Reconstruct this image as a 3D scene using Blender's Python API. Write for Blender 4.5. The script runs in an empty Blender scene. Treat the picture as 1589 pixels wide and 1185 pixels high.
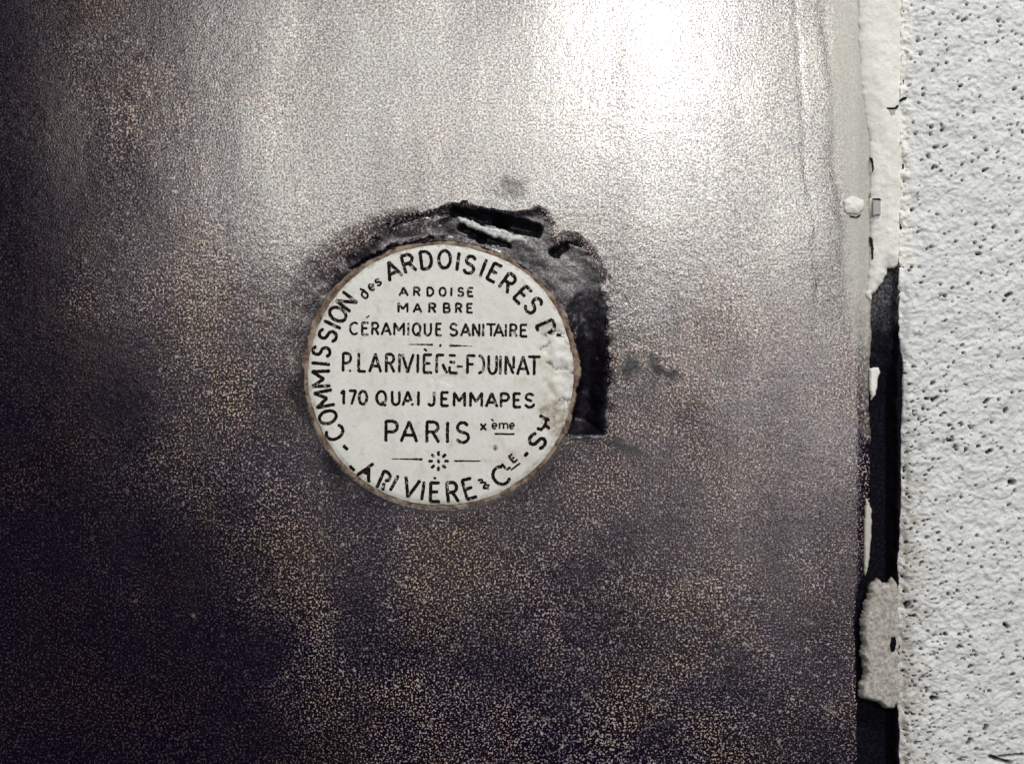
import bpy, math, random
import numpy as np
from math import radians, sin, cos, pi

random.seed(7)
rng = np.random.default_rng(11)
sc = bpy.context.scene
COL = sc.collection

# ------------------------------------------------------------------ camera
S = 0.000145                      # metres per photograph pixel on the slate's face
CX, CY = 794.5, 592.5
DIST = 0.30
cam_d = bpy.data.cameras.new('camera')
cam = bpy.data.objects.new('camera', cam_d)
COL.objects.link(cam)
cam.location = (0, -DIST, 0)
cam.rotation_euler = (radians(90), 0, 0)
cam_d.sensor_width = 36
cam_d.lens = 36 * DIST / (1589 * S)
cam_d.clip_start = 0.01
cam_d.clip_end = 50
sc.camera = cam

# ------------------------------------------------------------------ world, lamps, exposure
w = bpy.data.worlds.new('World'); sc.world = w; w.use_nodes = True
bg = w.node_tree.nodes['Background']
bg.inputs['Color'].default_value = (0.6, 0.62, 0.9, 1)
bg.inputs['Strength'].default_value = 0.012
sc.view_settings.view_transform = 'Standard'
sc.view_settings.look = 'None'
sc.view_settings.exposure = 0
sc.view_settings.gamma = 1


def lamp(name, x0, x1, z0, z1, Y, L, color=(1, 1, 1), spread=180):
    """rectangular lamp facing the wall, given by its extent, distance and radiance"""
    d = bpy.data.lights.new(name, 'AREA')
    d.shape = 'RECTANGLE'; d.size = x1 - x0; d.size_y = z1 - z0
    d.energy = L * pi * (x1 - x0) * (z1 - z0)
    d.color = color; d.spread = radians(spread)
    o = bpy.data.objects.new(name, d); COL.objects.link(o)
    o.location = ((x0 + x1) / 2, -Y, (z0 + z1) / 2)
    o.rotation_euler = (radians(90), 0, 0)       # emits along +Y
    return o


def seen(x0, x1, y0, y1, Y=1.0):
    """extent of a lamp at distance Y whose mirror image in the slate covers these pixels"""
    f = (DIST + Y) / DIST
    return ((x0 - CX) * S * f, (x1 - CX) * S * f, (CY - y1) * S * f, (CY - y0) * S * f, Y)


lamp('window_light', *seen(350, 1420, -150, 405), 4.9, (0.98, 1.0, 0.92))
lamp('window_light', *seen(700, 1420, -150, 405, 1.05), 1.2, (0.98, 1.0, 0.93))
lamp('left_reflect_panel', *seen(185, 335, -300, 500, 1.3), 0.9, (1, 0.86, 0.80))  # unseen panel added for the mid tone reflected at far left
lamp('left_reflect_panel', *seen(290, 500, 300, 700, 1.35), 0.25, (1, 0.86, 0.86))  # second added panel, extends the faint reflection left of the plaque
lamp('lower_reflect_panel', *seen(480, 1450, 430, 880, 1.15), 0.42, (1, 0.88, 0.84))  # unseen panel added to build the downward fade in the slate's reflection
lamp('right_reflect_panel', *seen(1050, 1500, 400, 620, 1.2), 1.5, (1, 0.97, 0.92))  # unseen panel, added and stacked to grade the reflection at right
lamp('right_reflect_panel', *seen(1100, 1500, 420, 780, 1.25), 1.0, (1, 0.95, 0.90))  # another stacked panel, added to lengthen that fade
lamp('right_reflect_panel', *seen(1050, 1500, 700, 1050, 1.1), 0.4, (1, 0.90, 0.84))  # lowest added panel, carries the right-hand fade further down
lamp('flash_light', *seen(975, 1060, -110, 160, 0.9), 38.0, (1, 1, 0.98))
lamp('overhead_fill', 0.12, 0.42, 0.85, 1.15, 0.75, 62.0, (1, 0.99, 0.97))  # unseen lamp added to lift wall and plaque, outside the slate's mirror view

# ------------------------------------------------------------------ helpers


def X(x): return (x - CX) * S
def Z(y): return (CY - y) * S


def lattice(seed):
    return np.random.default_rng(seed).random((256, 256))


def vnoise(x, y, seed=0):
    t = lattice(seed)
    xi = np.floor(x).astype(int); yi = np.floor(y).astype(int)
    fx = x - xi; fy = y - yi
    fx = fx * fx * fx * (fx * (fx * 6 - 15) + 10); fy = fy * fy * fy * (fy * (fy * 6 - 15) + 10)
    a = t[xi % 256, yi % 256]; b = t[(xi + 1) % 256, yi % 256]
    c = t[xi % 256, (yi + 1) % 256]; d = t[(xi + 1) % 256, (yi + 1) % 256]
    return ((a * (1 - fx) + b * fx) * (1 - fy) + (c * (1 - fx) + d * fx) * fy) * 2 - 1


def fbm(x, y, scale, octaves=3, seed=0, gain=0.5):
    v = 0; a = 1; s = scale
    for k in range(octaves):
        v = v + a * vnoise(x / s + 17.3 * k + 900, y / s + 5.1 * k + 900, seed + k); a *= gain; s *= 0.5
    return v


def sst(a, b, x):
    t = np.clip((x - a) / (b - a), 0, 1)
    return t * t * (3 - 2 * t)


def seg(x, y, ax, ay, bx, by):
    """distance to a segment and position along it"""
    dx, dy = bx - ax, by - ay
    t = np.clip(((x - ax) * dx + (y - ay) * dy) / (dx * dx + dy * dy), 0, 1)
    return np.hypot(x - ax - t * dx, y - ay - t * dy), t


def poly_sdf(x, y, pts):
    """signed distance to a polygon, negative inside"""
    d = np.full(np.shape(x), 1e9); inside = np.zeros(np.shape(x), bool)
    n = len(pts)
    for i in range(n):
        ax, ay = pts[i]; bx, by = pts[(i + 1) % n]
        dd, _ = seg(x, y, ax, ay, bx, by); d = np.minimum(d, dd)
        c = ((ay > y) != (by > y)) & (x < (bx - ax) * (y - ay) / ((by - ay) or 1e-9) + ax)
        inside ^= c
    return np.where(inside, -d, d)


def window(x, y, px, py, R):
    col = y[:, 0]; a, b = np.searchsorted(col, py - R), np.searchsorted(col, py + R)
    j, i = np.where((np.abs(x[a:b] - px) < R))
    return j + a, i


def new_obj(name, verts, faces, mat, parent=None, attrs=None, smooth=True):
    me = bpy.data.meshes.new(name)
    verts = np.asarray(verts, dtype=np.float32)
    if isinstance(faces, np.ndarray) and faces.ndim == 2:
        nf, k = faces.shape
        me.vertices.add(len(verts)); me.vertices.foreach_set('co', verts.ravel())
        me.loops.add(nf * k); me.loops.foreach_set('vertex_index', faces.astype(np.int32).ravel())
        me.polygons.add(nf)
        me.polygons.foreach_set('loop_start', np.arange(0, nf * k, k, dtype=np.int32))
        me.update(calc_edges=True)
    else:
        me.from_pydata(verts.tolist(), [], faces)
    me.validate()
    if attrs:
        for n, v in attrs.items():
            a = me.attributes.new(n, 'FLOAT', 'POINT'); a.data.foreach_set('value', np.asarray(v, dtype=np.float32))
    me.polygons.foreach_set('use_smooth', [smooth] * len(me.polygons))
    me.materials.append(mat)
    o = bpy.data.objects.new(name, me); COL.objects.link(o)
    if parent: o.parent = parent
    return o


def tag(o, label, cat, group=None):
    o['label'] = label; o['category'] = cat
    if group: o['group'] = group
    return o


def sheet(xs, ys, hf, back, xwarp=None, attrs_f=None, keep=None):
    """height field over photograph pixels with skirt and back; height is towards the camera"""
    gx, gy = np.meshgrid(xs, ys)
    if xwarp is not None: gx = xwarp(gx, gy)
    h = hf(gx, gy)
    ny, nx = gx.shape
    v = np.stack([X(gx), -h * S, Z(gy)], -1).reshape(-1, 3)
    idx = np.arange(nx * ny).reshape(ny, nx)
    q = np.stack([idx[:-1, :-1], idx[1:, :-1], idx[1:, 1:], idx[:-1, 1:]], -1).reshape(-1, 4)
    loop = np.concatenate([idx[0, :], idx[1:, -1], idx[-1, -2::-1], idx[-2:0:-1, 0]])
    n = len(v); m = len(loop)
    bv = v[loop].copy(); bv[:, 1] = -back * S
    nb = np.arange(m) + n; r = np.roll(np.arange(m), -1)
    sk = np.stack([loop, loop[r], nb[r], nb], -1)
    v = np.concatenate([v, bv]); q = np.concatenate([q, sk])
    at = {}
    if attrs_f:
        for k, f in attrs_f.items():
            a = f(gx, gy).ravel(); at[k] = np.concatenate([a, a[loop]])
    return v, q, at


def nonuni(a, b, fine0, fine1, cf, cc):
    xs = list(np.arange(a, fine0, cc)) + list(np.arange(fine0, fine1, cf)) + list(np.arange(fine1, b, cc)) + [b]
    return np.array(xs)


class NT:
    def __init__(self, name):
        self.m = bpy.data.materials.new(name); self.m.use_nodes = True
        self.t = self.m.node_tree; self.b = self.t.nodes['Principled BSDF']
        self.co = self.t.nodes.new('ShaderNodeTexCoord').outputs['Object']

    def n(self, typ, **kw):
        nd = self.t.nodes.new(typ)
        for k, v in kw.items(): setattr(nd, k, v)
        return nd

    def link(self, a, b): self.t.links.new(a, b)

    def put(self, sock, v):
        if isinstance(v, bpy.types.NodeSocket): self.link(v, sock)
        else: sock.default_value = v

    def noise(self, scale, detail=2, rough=0.5, dist=0, vec=None, out='Fac'):
        nd = self.n('ShaderNodeTexNoise'); nd.inputs['Scale'].default_value = scale
        nd.inputs['Detail'].default_value = detail; nd.inputs['Roughness'].default_value = rough
        nd.inputs['Distortion'].default_value = dist
        self.link(vec or self.co, nd.inputs['Vector']); return nd.outputs[out]

    def math(self, op, a, b=0.0, c=0.0):
        nd = self.n('ShaderNodeMath', operation=op)
        self.put(nd.inputs[0], a); self.put(nd.inputs[1], b); self.put(nd.inputs[2], c); return nd.outputs[0]

    def ramp(self, v, pts):
        nd = self.n('ShaderNodeValToRGB'); e = nd.color_ramp.elements
        while len(e) < len(pts): e.new(0.5)
        for k, (p, c) in enumerate(pts):
            e[k].position = p; e[k].color = (*c, 1) if len(c) == 3 else c
        self.link(v, nd.inputs[0]); return nd.outputs[0]

    def mr(self, v, a, b, c=0, d=1):
        nd = self.n('ShaderNodeMapRange'); self.link(v, nd.inputs[0])
        for k, q in enumerate((a, b, c, d)): self.put(nd.inputs[k + 1], q)
        return nd.outputs[0]

    def mix(self, f, a, b, mode='MIX'):
        nd = self.n('ShaderNodeMix', data_type='RGBA', blend_type=mode)
        self.put(nd.inputs[0], f)
        for s, v in ((nd.inputs[6], a), (nd.inputs[7], b)):
            self.put(s, (*v, 1) if isinstance(v, tuple) and len(v) == 3 else v)
        return nd.outputs[2]

    def attr(self, name):
        nd = self.n('ShaderNodeAttribute'); nd.attribute_name = name; return nd.outputs['Fac']

    def bump(self, h, strength, dist, normal=None):
        nd = self.n('ShaderNodeBump'); self.put(nd.inputs['Strength'], strength)
        nd.inputs['Distance'].default_value = dist
        self.link(h, nd.inputs['Height'])
        if normal: self.link(normal, nd.inputs['Normal'])
        return nd.outputs[0]

    def setp(self, **kw):
        for k, v in kw.items(): self.put(self.b.inputs[k.replace('_', ' ')], v)


# ------------------------------------------------------------------ materials
def slate_material():
    k = NT('slate')
    fine = k.noise(2200, 1, 0.6)
    fine2 = k.noise(1500, 2, 0.6)
    med = k.noise(800, 2, 0.6)
    hue = k.noise(1900, 1, 0.5, out='Color')
    big = k.noise(38, 5, 0.65)
    blotch = k.noise(120, 4, 0.7)
    chip = k.attr('chip'); smear = k.attr('smear'); speck_light = k.attr('speck_light')
    # crystal grains and flecks: violet, tan and pale specks on near black stone
    tint = k.mix(0.4, (0.58, 0.53, 0.52), hue)
    grain = k.math('MULTIPLY', k.mr(fine, 0.555, 0.66), k.math('ADD', 0.05, k.math('MULTIPLY', speck_light, k.mr(big, 0.3, 0.7, 0.25, 1.75))))
    base = k.mix(grain, (0.0035, 0.0016, 0.0085), k.mix(1.0, tint, (0.95, 0.90, 0.86), 'MULTIPLY'))
    warm = k.mix(k.mr(big, 0.4, 0.62), (0.82, 0.74, 1.06), (1.2, 0.98, 0.80))
    base = k.mix(1.0, base, warm, 'MULTIPLY')
    flake = k.math('MAXIMUM', k.math('MAXIMUM', k.mr(k.noise(640, 2, 0.7), 0.63, 0.69), k.mr(k.noise(410, 3, 0.75), 0.665, 0.70)), k.mr(k.noise(1100, 2, 0.6), 0.66, 0.72))
    base = k.mix(k.math('MULTIPLY', flake, k.math('MULTIPLY', speck_light, 0.75)), base, (0.56, 0.54, 0.50))
    base = k.mix(k.math('MULTIPLY', k.attr('mark'), k.mr(fine2, 0.4, 0.65, 0.1, 0.8)), base, (0.34, 0.30, 0.26))
    chipc = k.mix(k.mr(fine2, 0.35, 0.65), (0.003, 0.0025, 0.007), (0.040, 0.038, 0.05))
    base = k.mix(chip, base, chipc)
    gr = k.math('MULTIPLY', k.attr('grime_slot_dark'), k.mr(fine2, 0.3, 0.6, 0.75, 1.0))
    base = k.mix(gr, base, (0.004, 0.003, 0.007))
    smc = k.mix(k.mr(fine2, 0.3, 0.7), (0.42, 0.41, 0.37), (0.54, 0.53, 0.49))
    sm = k.math('MULTIPLY', k.mr(k.math('ADD', smear, k.math('MULTIPLY', k.noise(500, 4, 0.75), 0.8)), 0.55, 1.25), 0.85)
    base = k.mix(sm, base, smc)
    rough = k.math('ADD', k.mr(k.math('ADD', k.math('MULTIPLY', med, 0.5), k.math('MULTIPLY', blotch, 0.5)), 0.35, 0.65, 0.125, 0.195), k.math('MULTIPLY', chip, 0.16))
    k.setp(Base_Color=base, Roughness=k.math('ADD', rough, k.math('MULTIPLY', sm, 0.3)))
    k.b.inputs['IOR'].default_value = 2.25
    k.setp(Specular_IOR_Level=k.math('MULTIPLY', k.mr(k.math('MAXIMUM', chip, k.math('MULTIPLY', sm, 1.2)), 0, 1, 0.5, 0.31), k.math('SUBTRACT', 1.0, k.math('MULTIPLY', gr, 0.85))))
    sh = k.mix(k.mr(k.noise(2100, 1, 0.6), 0.38, 0.60), (0.48, 0.44, 0.48), k.mix(0.3, (1.35, 1.31, 1.24), hue))
    streak = k.n('ShaderNodeMapping'); streak.inputs['Scale'].default_value = (1, 1, 0.07)
    k.link(k.co, streak.inputs['Vector'])
    st2 = k.n('ShaderNodeMapping'); st2.inputs['Scale'].default_value = (1, 1, 0.3); k.link(k.co, st2.inputs['Vector'])
    cloud = k.noise(52, 5, 0.62, vec=st2.outputs[0])
    wipe = k.mr(k.noise(110, 4, 0.65, vec=streak.outputs[0]), 0.3, 0.7, 0.90, 1.06)
    sh = k.mix(1.0, sh, k.mix(k.mr(cloud, 0.3, 0.68), (0.66, 0.64, 0.66), (1.10, 1.10, 1.09)), 'MULTIPLY')
    comb = k.n('ShaderNodeCombineColor')
    for i in range(3): k.link(wipe, comb.inputs[i])
    k.setp(Specular_Tint=k.mix(1.0, sh, comb.outputs[0], 'MULTIPLY'))
    b = k.bump(k.noise(2500, 1, 0.5), 0.27, 0.00008)
    b = k.bump(k.mr(k.noise(1150, 1, 0.4), 0.60, 0.74), 0.09, 0.00010, b)
    k.setp(Normal=b)
    return k.m


def plaster_material():
    k = NT('plaster')
    c = k.mix(k.mr(k.noise(330, 5, 0.75), 0.3, 0.7), (0.60, 0.61, 0.625), (0.79, 0.795, 0.81))
    c = k.mix(k.mr(k.noise(520, 3, 0.7), 0.60, 0.75), c, (0.54, 0.53, 0.53))
    c = k.mix(k.mr(k.noise(2300, 2, 0.7), 0.58, 0.72, 0, 0.6), c, (0.42, 0.41, 0.41))
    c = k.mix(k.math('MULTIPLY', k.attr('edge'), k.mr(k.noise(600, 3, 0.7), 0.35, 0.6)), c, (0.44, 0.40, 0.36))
    c = k.mix(k.attr('cream'), c, (0.79, 0.785, 0.755))
    c = k.mix(k.mr(k.noise(1050, 2, 0.6), 0.70, 0.74), c, (0.08, 0.06, 0.06))
    c = k.mix(k.attr('pit_shade'), c, (0.02, 0.015, 0.015))  # near-black painted into the holes for the shade inside them
    k.setp(Base_Color=c, Roughness=0.85)
    k.setp(Normal=k.bump(k.noise(1300, 4, 0.7), 0.8, 0.0004))
    return k.m


def filler_material():
    k = NT('filler')
    c = k.mix(k.mr(k.noise(140, 5, 0.7), 0.35, 0.65), (0.68, 0.67, 0.63), (0.82, 0.81, 0.78))
    c = k.mix(k.mr(k.noise(1500, 3, 0.7), 0.56, 0.72, 0, 0.5), c, (0.45, 0.43, 0.37))
    k.setp(Base_Color=c, Roughness=0.6)
    k.setp(Normal=k.bump(k.noise(1500, 4, 0.75), 0.7, 0.0002))
    return k.m


def paint_material():
    k = NT('old_paint')
    c = k.mix(k.noise(900, 3, 0.7), (0.44, 0.42, 0.36), (0.60, 0.585, 0.53))
    k.setp(Base_Color=c, Roughness=0.6)
    k.setp(Normal=k.bump(k.noise(1100, 3, 0.7), 0.5, 0.0001))
    return k.m


def mortar_material():
    k = NT('mortar')
    c = k.mix(k.mr(k.noise(1300, 3, 0.7), 0.35, 0.65), (0.26, 0.235, 0.21), (0.55, 0.52, 0.485))
    k.setp(Base_Color=c, Roughness=0.9)
    k.setp(Normal=k.bump(k.noise(1200, 4, 0.7), 0.8, 0.0002))
    return k.m


def gap_material():
    k = NT('dark_grout')
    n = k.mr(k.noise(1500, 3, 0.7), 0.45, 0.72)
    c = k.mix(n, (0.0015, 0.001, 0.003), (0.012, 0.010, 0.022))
    c = k.mix(k.attr('upper_grey'), c, k.mix(n, (0.03, 0.028, 0.035), (0.20, 0.195, 0.21)))  # paler grey in the upper joint, fading out downwards
    k.setp(Base_Color=c, Roughness=0.8)
    k.b.inputs['Specular IOR Level'].default_value = 0.08
    k.setp(Normal=k.bump(k.noise(1500, 3, 0.7), 0.6, 0.0001))
    return k.m


def glaze_material():
    k = NT('ceramic_glaze')
    c = k.mix(k.mr(k.noise(110, 4, 0.6), 0.3, 0.7), (0.66, 0.655, 0.62), (0.74, 0.735, 0.71))
    c = k.mix(k.mr(k.noise(300, 5, 0.75), 0.52, 0.72), c, (0.54, 0.525, 0.48))
    st = k.math('MULTIPLY', k.attr('stain'), k.mr(k.noise(800, 4, 0.75), 0.38, 0.60))
    c = k.mix(st, c, k.mix(k.noise(1500, 2, 0.7), (0.03, 0.012, 0.012), (0.20, 0.11, 0.07)))
    tn = k.math('MULTIPLY', k.attr('tan'), k.mr(k.noise(500, 3, 0.7), 0.3, 0.7))
    c = k.mix(tn, c, (0.46, 0.38, 0.27))
    c = k.mix(k.mr(k.noise(1900, 2, 0.7), 0.5, 0.75, 0, 0.35), c, (0.45, 0.43, 0.40))
    k.setp(Base_Color=c, Roughness=0.45)
    k.b.inputs['Specular IOR Level'].default_value = 0.3
    k.setp(Normal=k.bump(k.noise(900, 4, 0.65), 0.5, 0.00014))
    return k.m


def rim_material():
    k = NT('fired_clay')
    c = k.mix(k.mr(k.noise(1300, 3, 0.7), 0.35, 0.65), (0.03, 0.02, 0.02), (0.22, 0.14, 0.10))
    c = k.mix(k.math('MULTIPLY', k.mr(k.noise(300, 3, 0.6), 0.45, 0.6), 0.7), c, (0.36, 0.28, 0.21))
    k.setp(Base_Color=c, Roughness=0.85)
    k.setp(Normal=k.bump(k.noise(1500, 3, 0.7), 0.8, 0.0002))
    return k.m


def ink_material():
    k = NT('black_ink')
    wear = k.mr(k.noise(900, 4, 0.75), 0.57, 0.66)
    c = k.mix(wear, k.mix(k.noise(1500, 2), (0.004, 0.002, 0.004), (0.018, 0.009, 0.008)), (0.45, 0.42, 0.38))
    k.setp(Base_Color=c, Roughness=0.6)
    k.b.inputs['Specular IOR Level'].default_value = 0.04
    return k.m


M_slate, M_plaster, M_filler, M_paint = slate_material(), plaster_material(), filler_material(), paint_material()
M_mortar, M_gap, M_glaze, M_rim, M_ink = mortar_material(), gap_material(), glaze_material(), rim_material(), ink_material()

# ------------------------------------------------------------------ slate slab
PX, PY, RX, RY = 685.0, 582.0, 207.0, 202.0
CHIP = [(505, 455), (545, 405), (600, 352), (655, 334), (705, 318), (770, 330), (836, 330), (852, 352), (858, 380),
        (880, 374), (897, 379), (915, 398), (934, 440), (938, 520), (938, 600), (935, 673), (880, 676), (880, 560), (850, 470),
        (780, 395), (690, 368), (600, 385), (540, 440)]
TROUGH = [(884, 470), (900, 425), (922, 420), (934, 470), (938, 560), (935, 673), (905, 674), (872, 668), (884, 600)]


def radial(x, y):
    return np.hypot((x - PX) / RX, (y - PY) / RY) * (RX + RY) / 2      # px from the plaque's centre


def slate_height(x, y):
    h = 0.7 * fbm(x, y, 190, 2, 3)
    h = h + 0.05 * fbm(x, y, 12, 1, 9) + 0.05 * fbm(x, y, 6, 1, 14)
    r = radial(x, y) + 3 * fbm(x, y, 30, 2, 21)
    a = np.arctan2(y - PY, x - PX)
    top = 0.5 - 0.5 * np.sin(a)                    # 1 above the plaque
    ul = np.clip(np.cos(a + 2.25), 0, 1) ** 3           # upper left quarter
    dish = (1 - sst(207, 245 + 35 * ul, r)) * (0.2 + 1.5 * top ** 2 + 2.5 * ul)
    h = h - dish
    c = poly_sdf(x + 3 * fbm(x, y, 14, 2, 31), y + 3 * fbm(x, y, 14, 2, 35), CHIP)
    soft = np.where(x > 800, sst(815, 850, x) * (1 - sst(610, 650, y)), 1 - sst(560, 680, x))
    ch = 1 - sst(-8 - 10 * soft, 4 + 14 * soft, c)
    h = h - ch * (3.5 + 0.6 * fbm(x, y, 22, 3, 41))
    t = poly_sdf(x + 5 * fbm(x, y, 18, 3, 51), y + 2.0 * fbm(x, y, 14, 2, 55), TROUGH)
    h = h - (1 - sst(-24, 8, t)) * np.interp(y, [400, 440, 520, 600, 672], [0, 1, 12, 28, 36]) * (1 - sst(670, 675, y))
    # crevices above the plaque
    for (ax, ay, bx, by, w0, w1, dep) in [(706, 327, 778, 342, 7, 10, 44), (778, 343, 830, 357, 11, 9, 40),
                                          (716, 352, 745, 368, 6, 6, 24), (745, 368, 790, 381, 6, 3, 20), (704, 322, 722, 315, 2.4, 2, 12),
                                          (862, 392, 876, 383, 6, 5, 26), (872, 378, 900, 379, 2.5, 2, 14), (686, 345, 704, 330, 2, 2, 7),
                                          (545, 414, 600, 386, 1.8, 2.2, 12), (600, 386, 672, 369, 2.2, 1.6, 10), (660, 336, 700, 329, 1.6, 2.0, 6),
                                          (612, 352, 655, 337, 1.4, 1.6, 4)]:
        d, tt = seg(x + 2.5 * fbm(x, y, 9, 2, 61), y + 2.5 * fbm(x, y, 9, 2, 65), ax, ay, bx, by)
        wd = w0 + (w1 - w0) * tt
        h = h - dep * 1.2 * np.clip(1 - d / (1.25 * wd), 0, 1) ** 0.8
    # dent above the flake, scrapes
    d = np.hypot(x - 792, (y - 296) * 1.3) + 7 * fbm(x, y, 14, 2, 81)
    h = h - 0.5 * (1 - sst(6, 34, d))
    for (ax, ay, bx, by, wd, dep) in [(1012, 565, 1038, 585, 8, 0.1)]:
        d, tt = seg(x, y, ax, ay, bx, by); h = h - dep * (1 - sst(0, 1.3, (d + 3 * fbm(x, y, 12, 2, 85)) / wd))
    # long vertical drags next to the joint
    for (pts, wd, dep) in [([(1228, -60), (1240, 60), (1245, 200), (1262, 330), (1268, 420)], 5, 0.3),
                           ([(1272, -60), (1292, 120), (1296, 250), (1306, 300), (1312, 420), (1322, 560)], 8, 0.4)]:
        xc = np.interp(y, [p[1] for p in pts], [p[0] for p in pts]) + 3 * fbm(x * 0, y, 40, 2, 91)
        h = h - dep * np.exp(-((x - xc) / wd) ** 2) * (1 - sst(420, 640, y))
    h = h - 1.8 * sst(1328, 1352, x)
    # socket that takes the plaque
    rr = radial(x, y)
    h = np.where(rr < 210, np.minimum(h, -30), h)
    return h


def chip_attr(x, y):
    c = poly_sdf(x + 4 * fbm(x, y, 14, 2, 31), y + 4 * fbm(x, y, 14, 2, 35), CHIP)
    a = (1 - sst(-8, 8, c)) * np.where(x < 690, 0.55, 1.0)
    t = poly_sdf(x + 2 * fbm(x, y, 20, 2, 51), y, TROUGH); a = np.maximum(a, 1 - sst(2, 8, t))
    d = np.hypot(x - 792, (y - 296) * 1.3) + 8 * fbm(x, y, 14, 2, 81)
    a = np.maximum(a, 0.7 * (1 - sst(8, 36, d)))
    for (ax, ay, bx, by, wd) in [(1010, 565, 1042, 586, 12), (976, 574, 986, 560, 14), (960, 690, 985, 700, 14)]:
        d, tt = seg(x, y, ax, ay, bx, by); a = np.maximum(a, 1.0 * (1 - sst(0, 1.2, (d + 6 * fbm(x, y, 12, 2, 85)) / wd)))
    r = radial(x, y)
    a = np.maximum(a, 1 - sst(3, 9, np.abs(r + 2 * fbm(x, y, 9, 2, 88) - 212)))
    return a


def grime_slot_dark_attr(x, y):
    """blackening of the slot, stronger downwards, dirt packed round the plaque rim, a few smudges"""
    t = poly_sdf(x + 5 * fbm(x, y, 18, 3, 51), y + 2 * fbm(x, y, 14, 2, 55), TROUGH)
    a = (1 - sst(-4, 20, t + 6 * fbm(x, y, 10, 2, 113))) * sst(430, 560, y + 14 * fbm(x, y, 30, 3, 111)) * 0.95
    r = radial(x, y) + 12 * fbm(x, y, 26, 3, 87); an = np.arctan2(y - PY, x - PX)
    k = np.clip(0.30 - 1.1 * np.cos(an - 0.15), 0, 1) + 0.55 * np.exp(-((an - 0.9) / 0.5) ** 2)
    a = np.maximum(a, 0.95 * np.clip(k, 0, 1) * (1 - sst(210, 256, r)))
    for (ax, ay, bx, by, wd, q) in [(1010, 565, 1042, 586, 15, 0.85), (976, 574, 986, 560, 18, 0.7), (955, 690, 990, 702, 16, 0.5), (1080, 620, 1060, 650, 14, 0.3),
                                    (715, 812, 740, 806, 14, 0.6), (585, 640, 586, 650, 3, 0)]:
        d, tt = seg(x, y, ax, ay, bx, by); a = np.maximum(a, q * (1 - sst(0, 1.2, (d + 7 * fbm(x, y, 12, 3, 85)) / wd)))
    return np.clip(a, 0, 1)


def speck_light_attr(x, y):
    """speck strength: blotchy, painted down at left and lower left for the dark reflection"""
    n = fbm(x, y, 150, 4, 97)
    d = sst(np.interp(y, [0, 500, 800], [70, 90, 200]), np.interp(y, [0, 500, 800], [330, 400, 640]), x + 110 * n) * (1 - 0.9 * (1 - sst(380, 520, x + 40 * n)) * sst(930, 1010, y + 25 * n))
    return np.clip(0.06 + 0.84 * d * (0.85 + 0.35 * fbm(x, y, 60, 3, 99)), 0, 1)


MARKS = [(912, 806, 935, 815, 4), (1155, 998, 1168, 1007, 4), (1280, 1098, 1300, 1107, 4), (1010, 937, 1018, 920, 3), (905, 1076, 918, 1086, 4), (780, 845, 792, 851, 4),
         (497, 825, 501, 828, 4), (298, 954, 302, 956, 3), (1010, 490, 1013, 473, 3), (945, 880, 952, 872, 3), (1060, 905, 1072, 900, 3), (1190, 1088, 1194, 1078, 3),
         (700, 1002, 712, 1000, 3), (545, 748, 556, 756, 5), (520, 735, 526, 742, 4), (1250, 962, 1262, 968, 4), (840, 1112, 852, 1116, 3), (620, 905, 632, 912, 4), (1228, 640, 1240, 646, 3)]


_r = random.Random(5)
for _k in range(70):
    _x, _y, _a, _l = _r.uniform(430, 1330), _r.triangular(480, 1180, 900), _r.uniform(-0.4, 1.2), _r.choice([0.5, 1, 2, 4, 7])
    MARKS.append((_x, _y, _x + _l * cos(_a), _y + _l * sin(_a), _r.choice([1.6, 2, 2.6, 3.4])))


def mark_attr(x, y):
    a = np.zeros(x.shape)
    for (ax, ay, bx, by, wd) in MARKS:
        ii = window(x, y, (ax + bx) / 2, (ay + by) / 2, 26)
        if not len(ii[0]): continue
        d, t = seg(x[ii], y[ii], ax, ay, bx, by); a[ii] = np.maximum(a[ii], 1 - sst(0.4, 1.5, (d + 1.3 * fbm(x[ii], y[ii], 6, 2, 93)) / (wd * 0.5)))
    return a


def smear_attr(x, y):
    e = np.interp(y, [-100, 100, 300, 420, 560, 700, 1300], [1262, 1284, 1300, 1312, 1330, 1347, 1360])
    s = sst(-34, 40, x - e + 10 * fbm(x, y * 0.4, 22, 3, 95)) * (1 - 0.5 * sst(430, 620, y))
    return s * (1 - sst(600, 780, y))


def slab_edge(gx, gy):
    e = 1349 + 2.2 * fbm(gx * 0, gy, 26, 3, 101) + np.interp(gy, [-100, 500, 800, 890, 930, 1300], [0, 2, 0, -8, -22, -20])
    return np.where(gx > 1300, 1300 + (gx - 1300) * (e - 1300) / 50.0, gx)


xs = nonuni(-330, 1350, 450, 990, 1.7, 4.0)
ys = nonuni(-330, 1500, 285, 810, 1.7, 4.0)
v, q, at = sheet(xs, ys, slate_height, -95, slab_edge, {'chip': chip_attr, 'smear': smear_attr, 'speck_light': speck_light_attr, 'grime_slot_dark': grime_slot_dark_attr, 'mark': mark_attr})
slab = new_obj('slate_slab', v, q, M_slate, attrs=at)
tag(slab, 'large dark speckled slate slab with the round plaque set into it', 'slate slab')

# ------------------------------------------------------------------ plaster wall


def wall_edge(gx, gy):
    e = 1394 + 2.6 * fbm(gx * 0, gy, 30, 4, 201) + np.interp(gy, [0, 410, 520, 600, 700, 800, 900, 1000, 1300], [2, 0, 2, 5, 2, 3, -3, -2, 0])
    return np.where(gx < 1430, e + (gx - 1394) * (1430 - e) / 36.0, gx)


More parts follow.
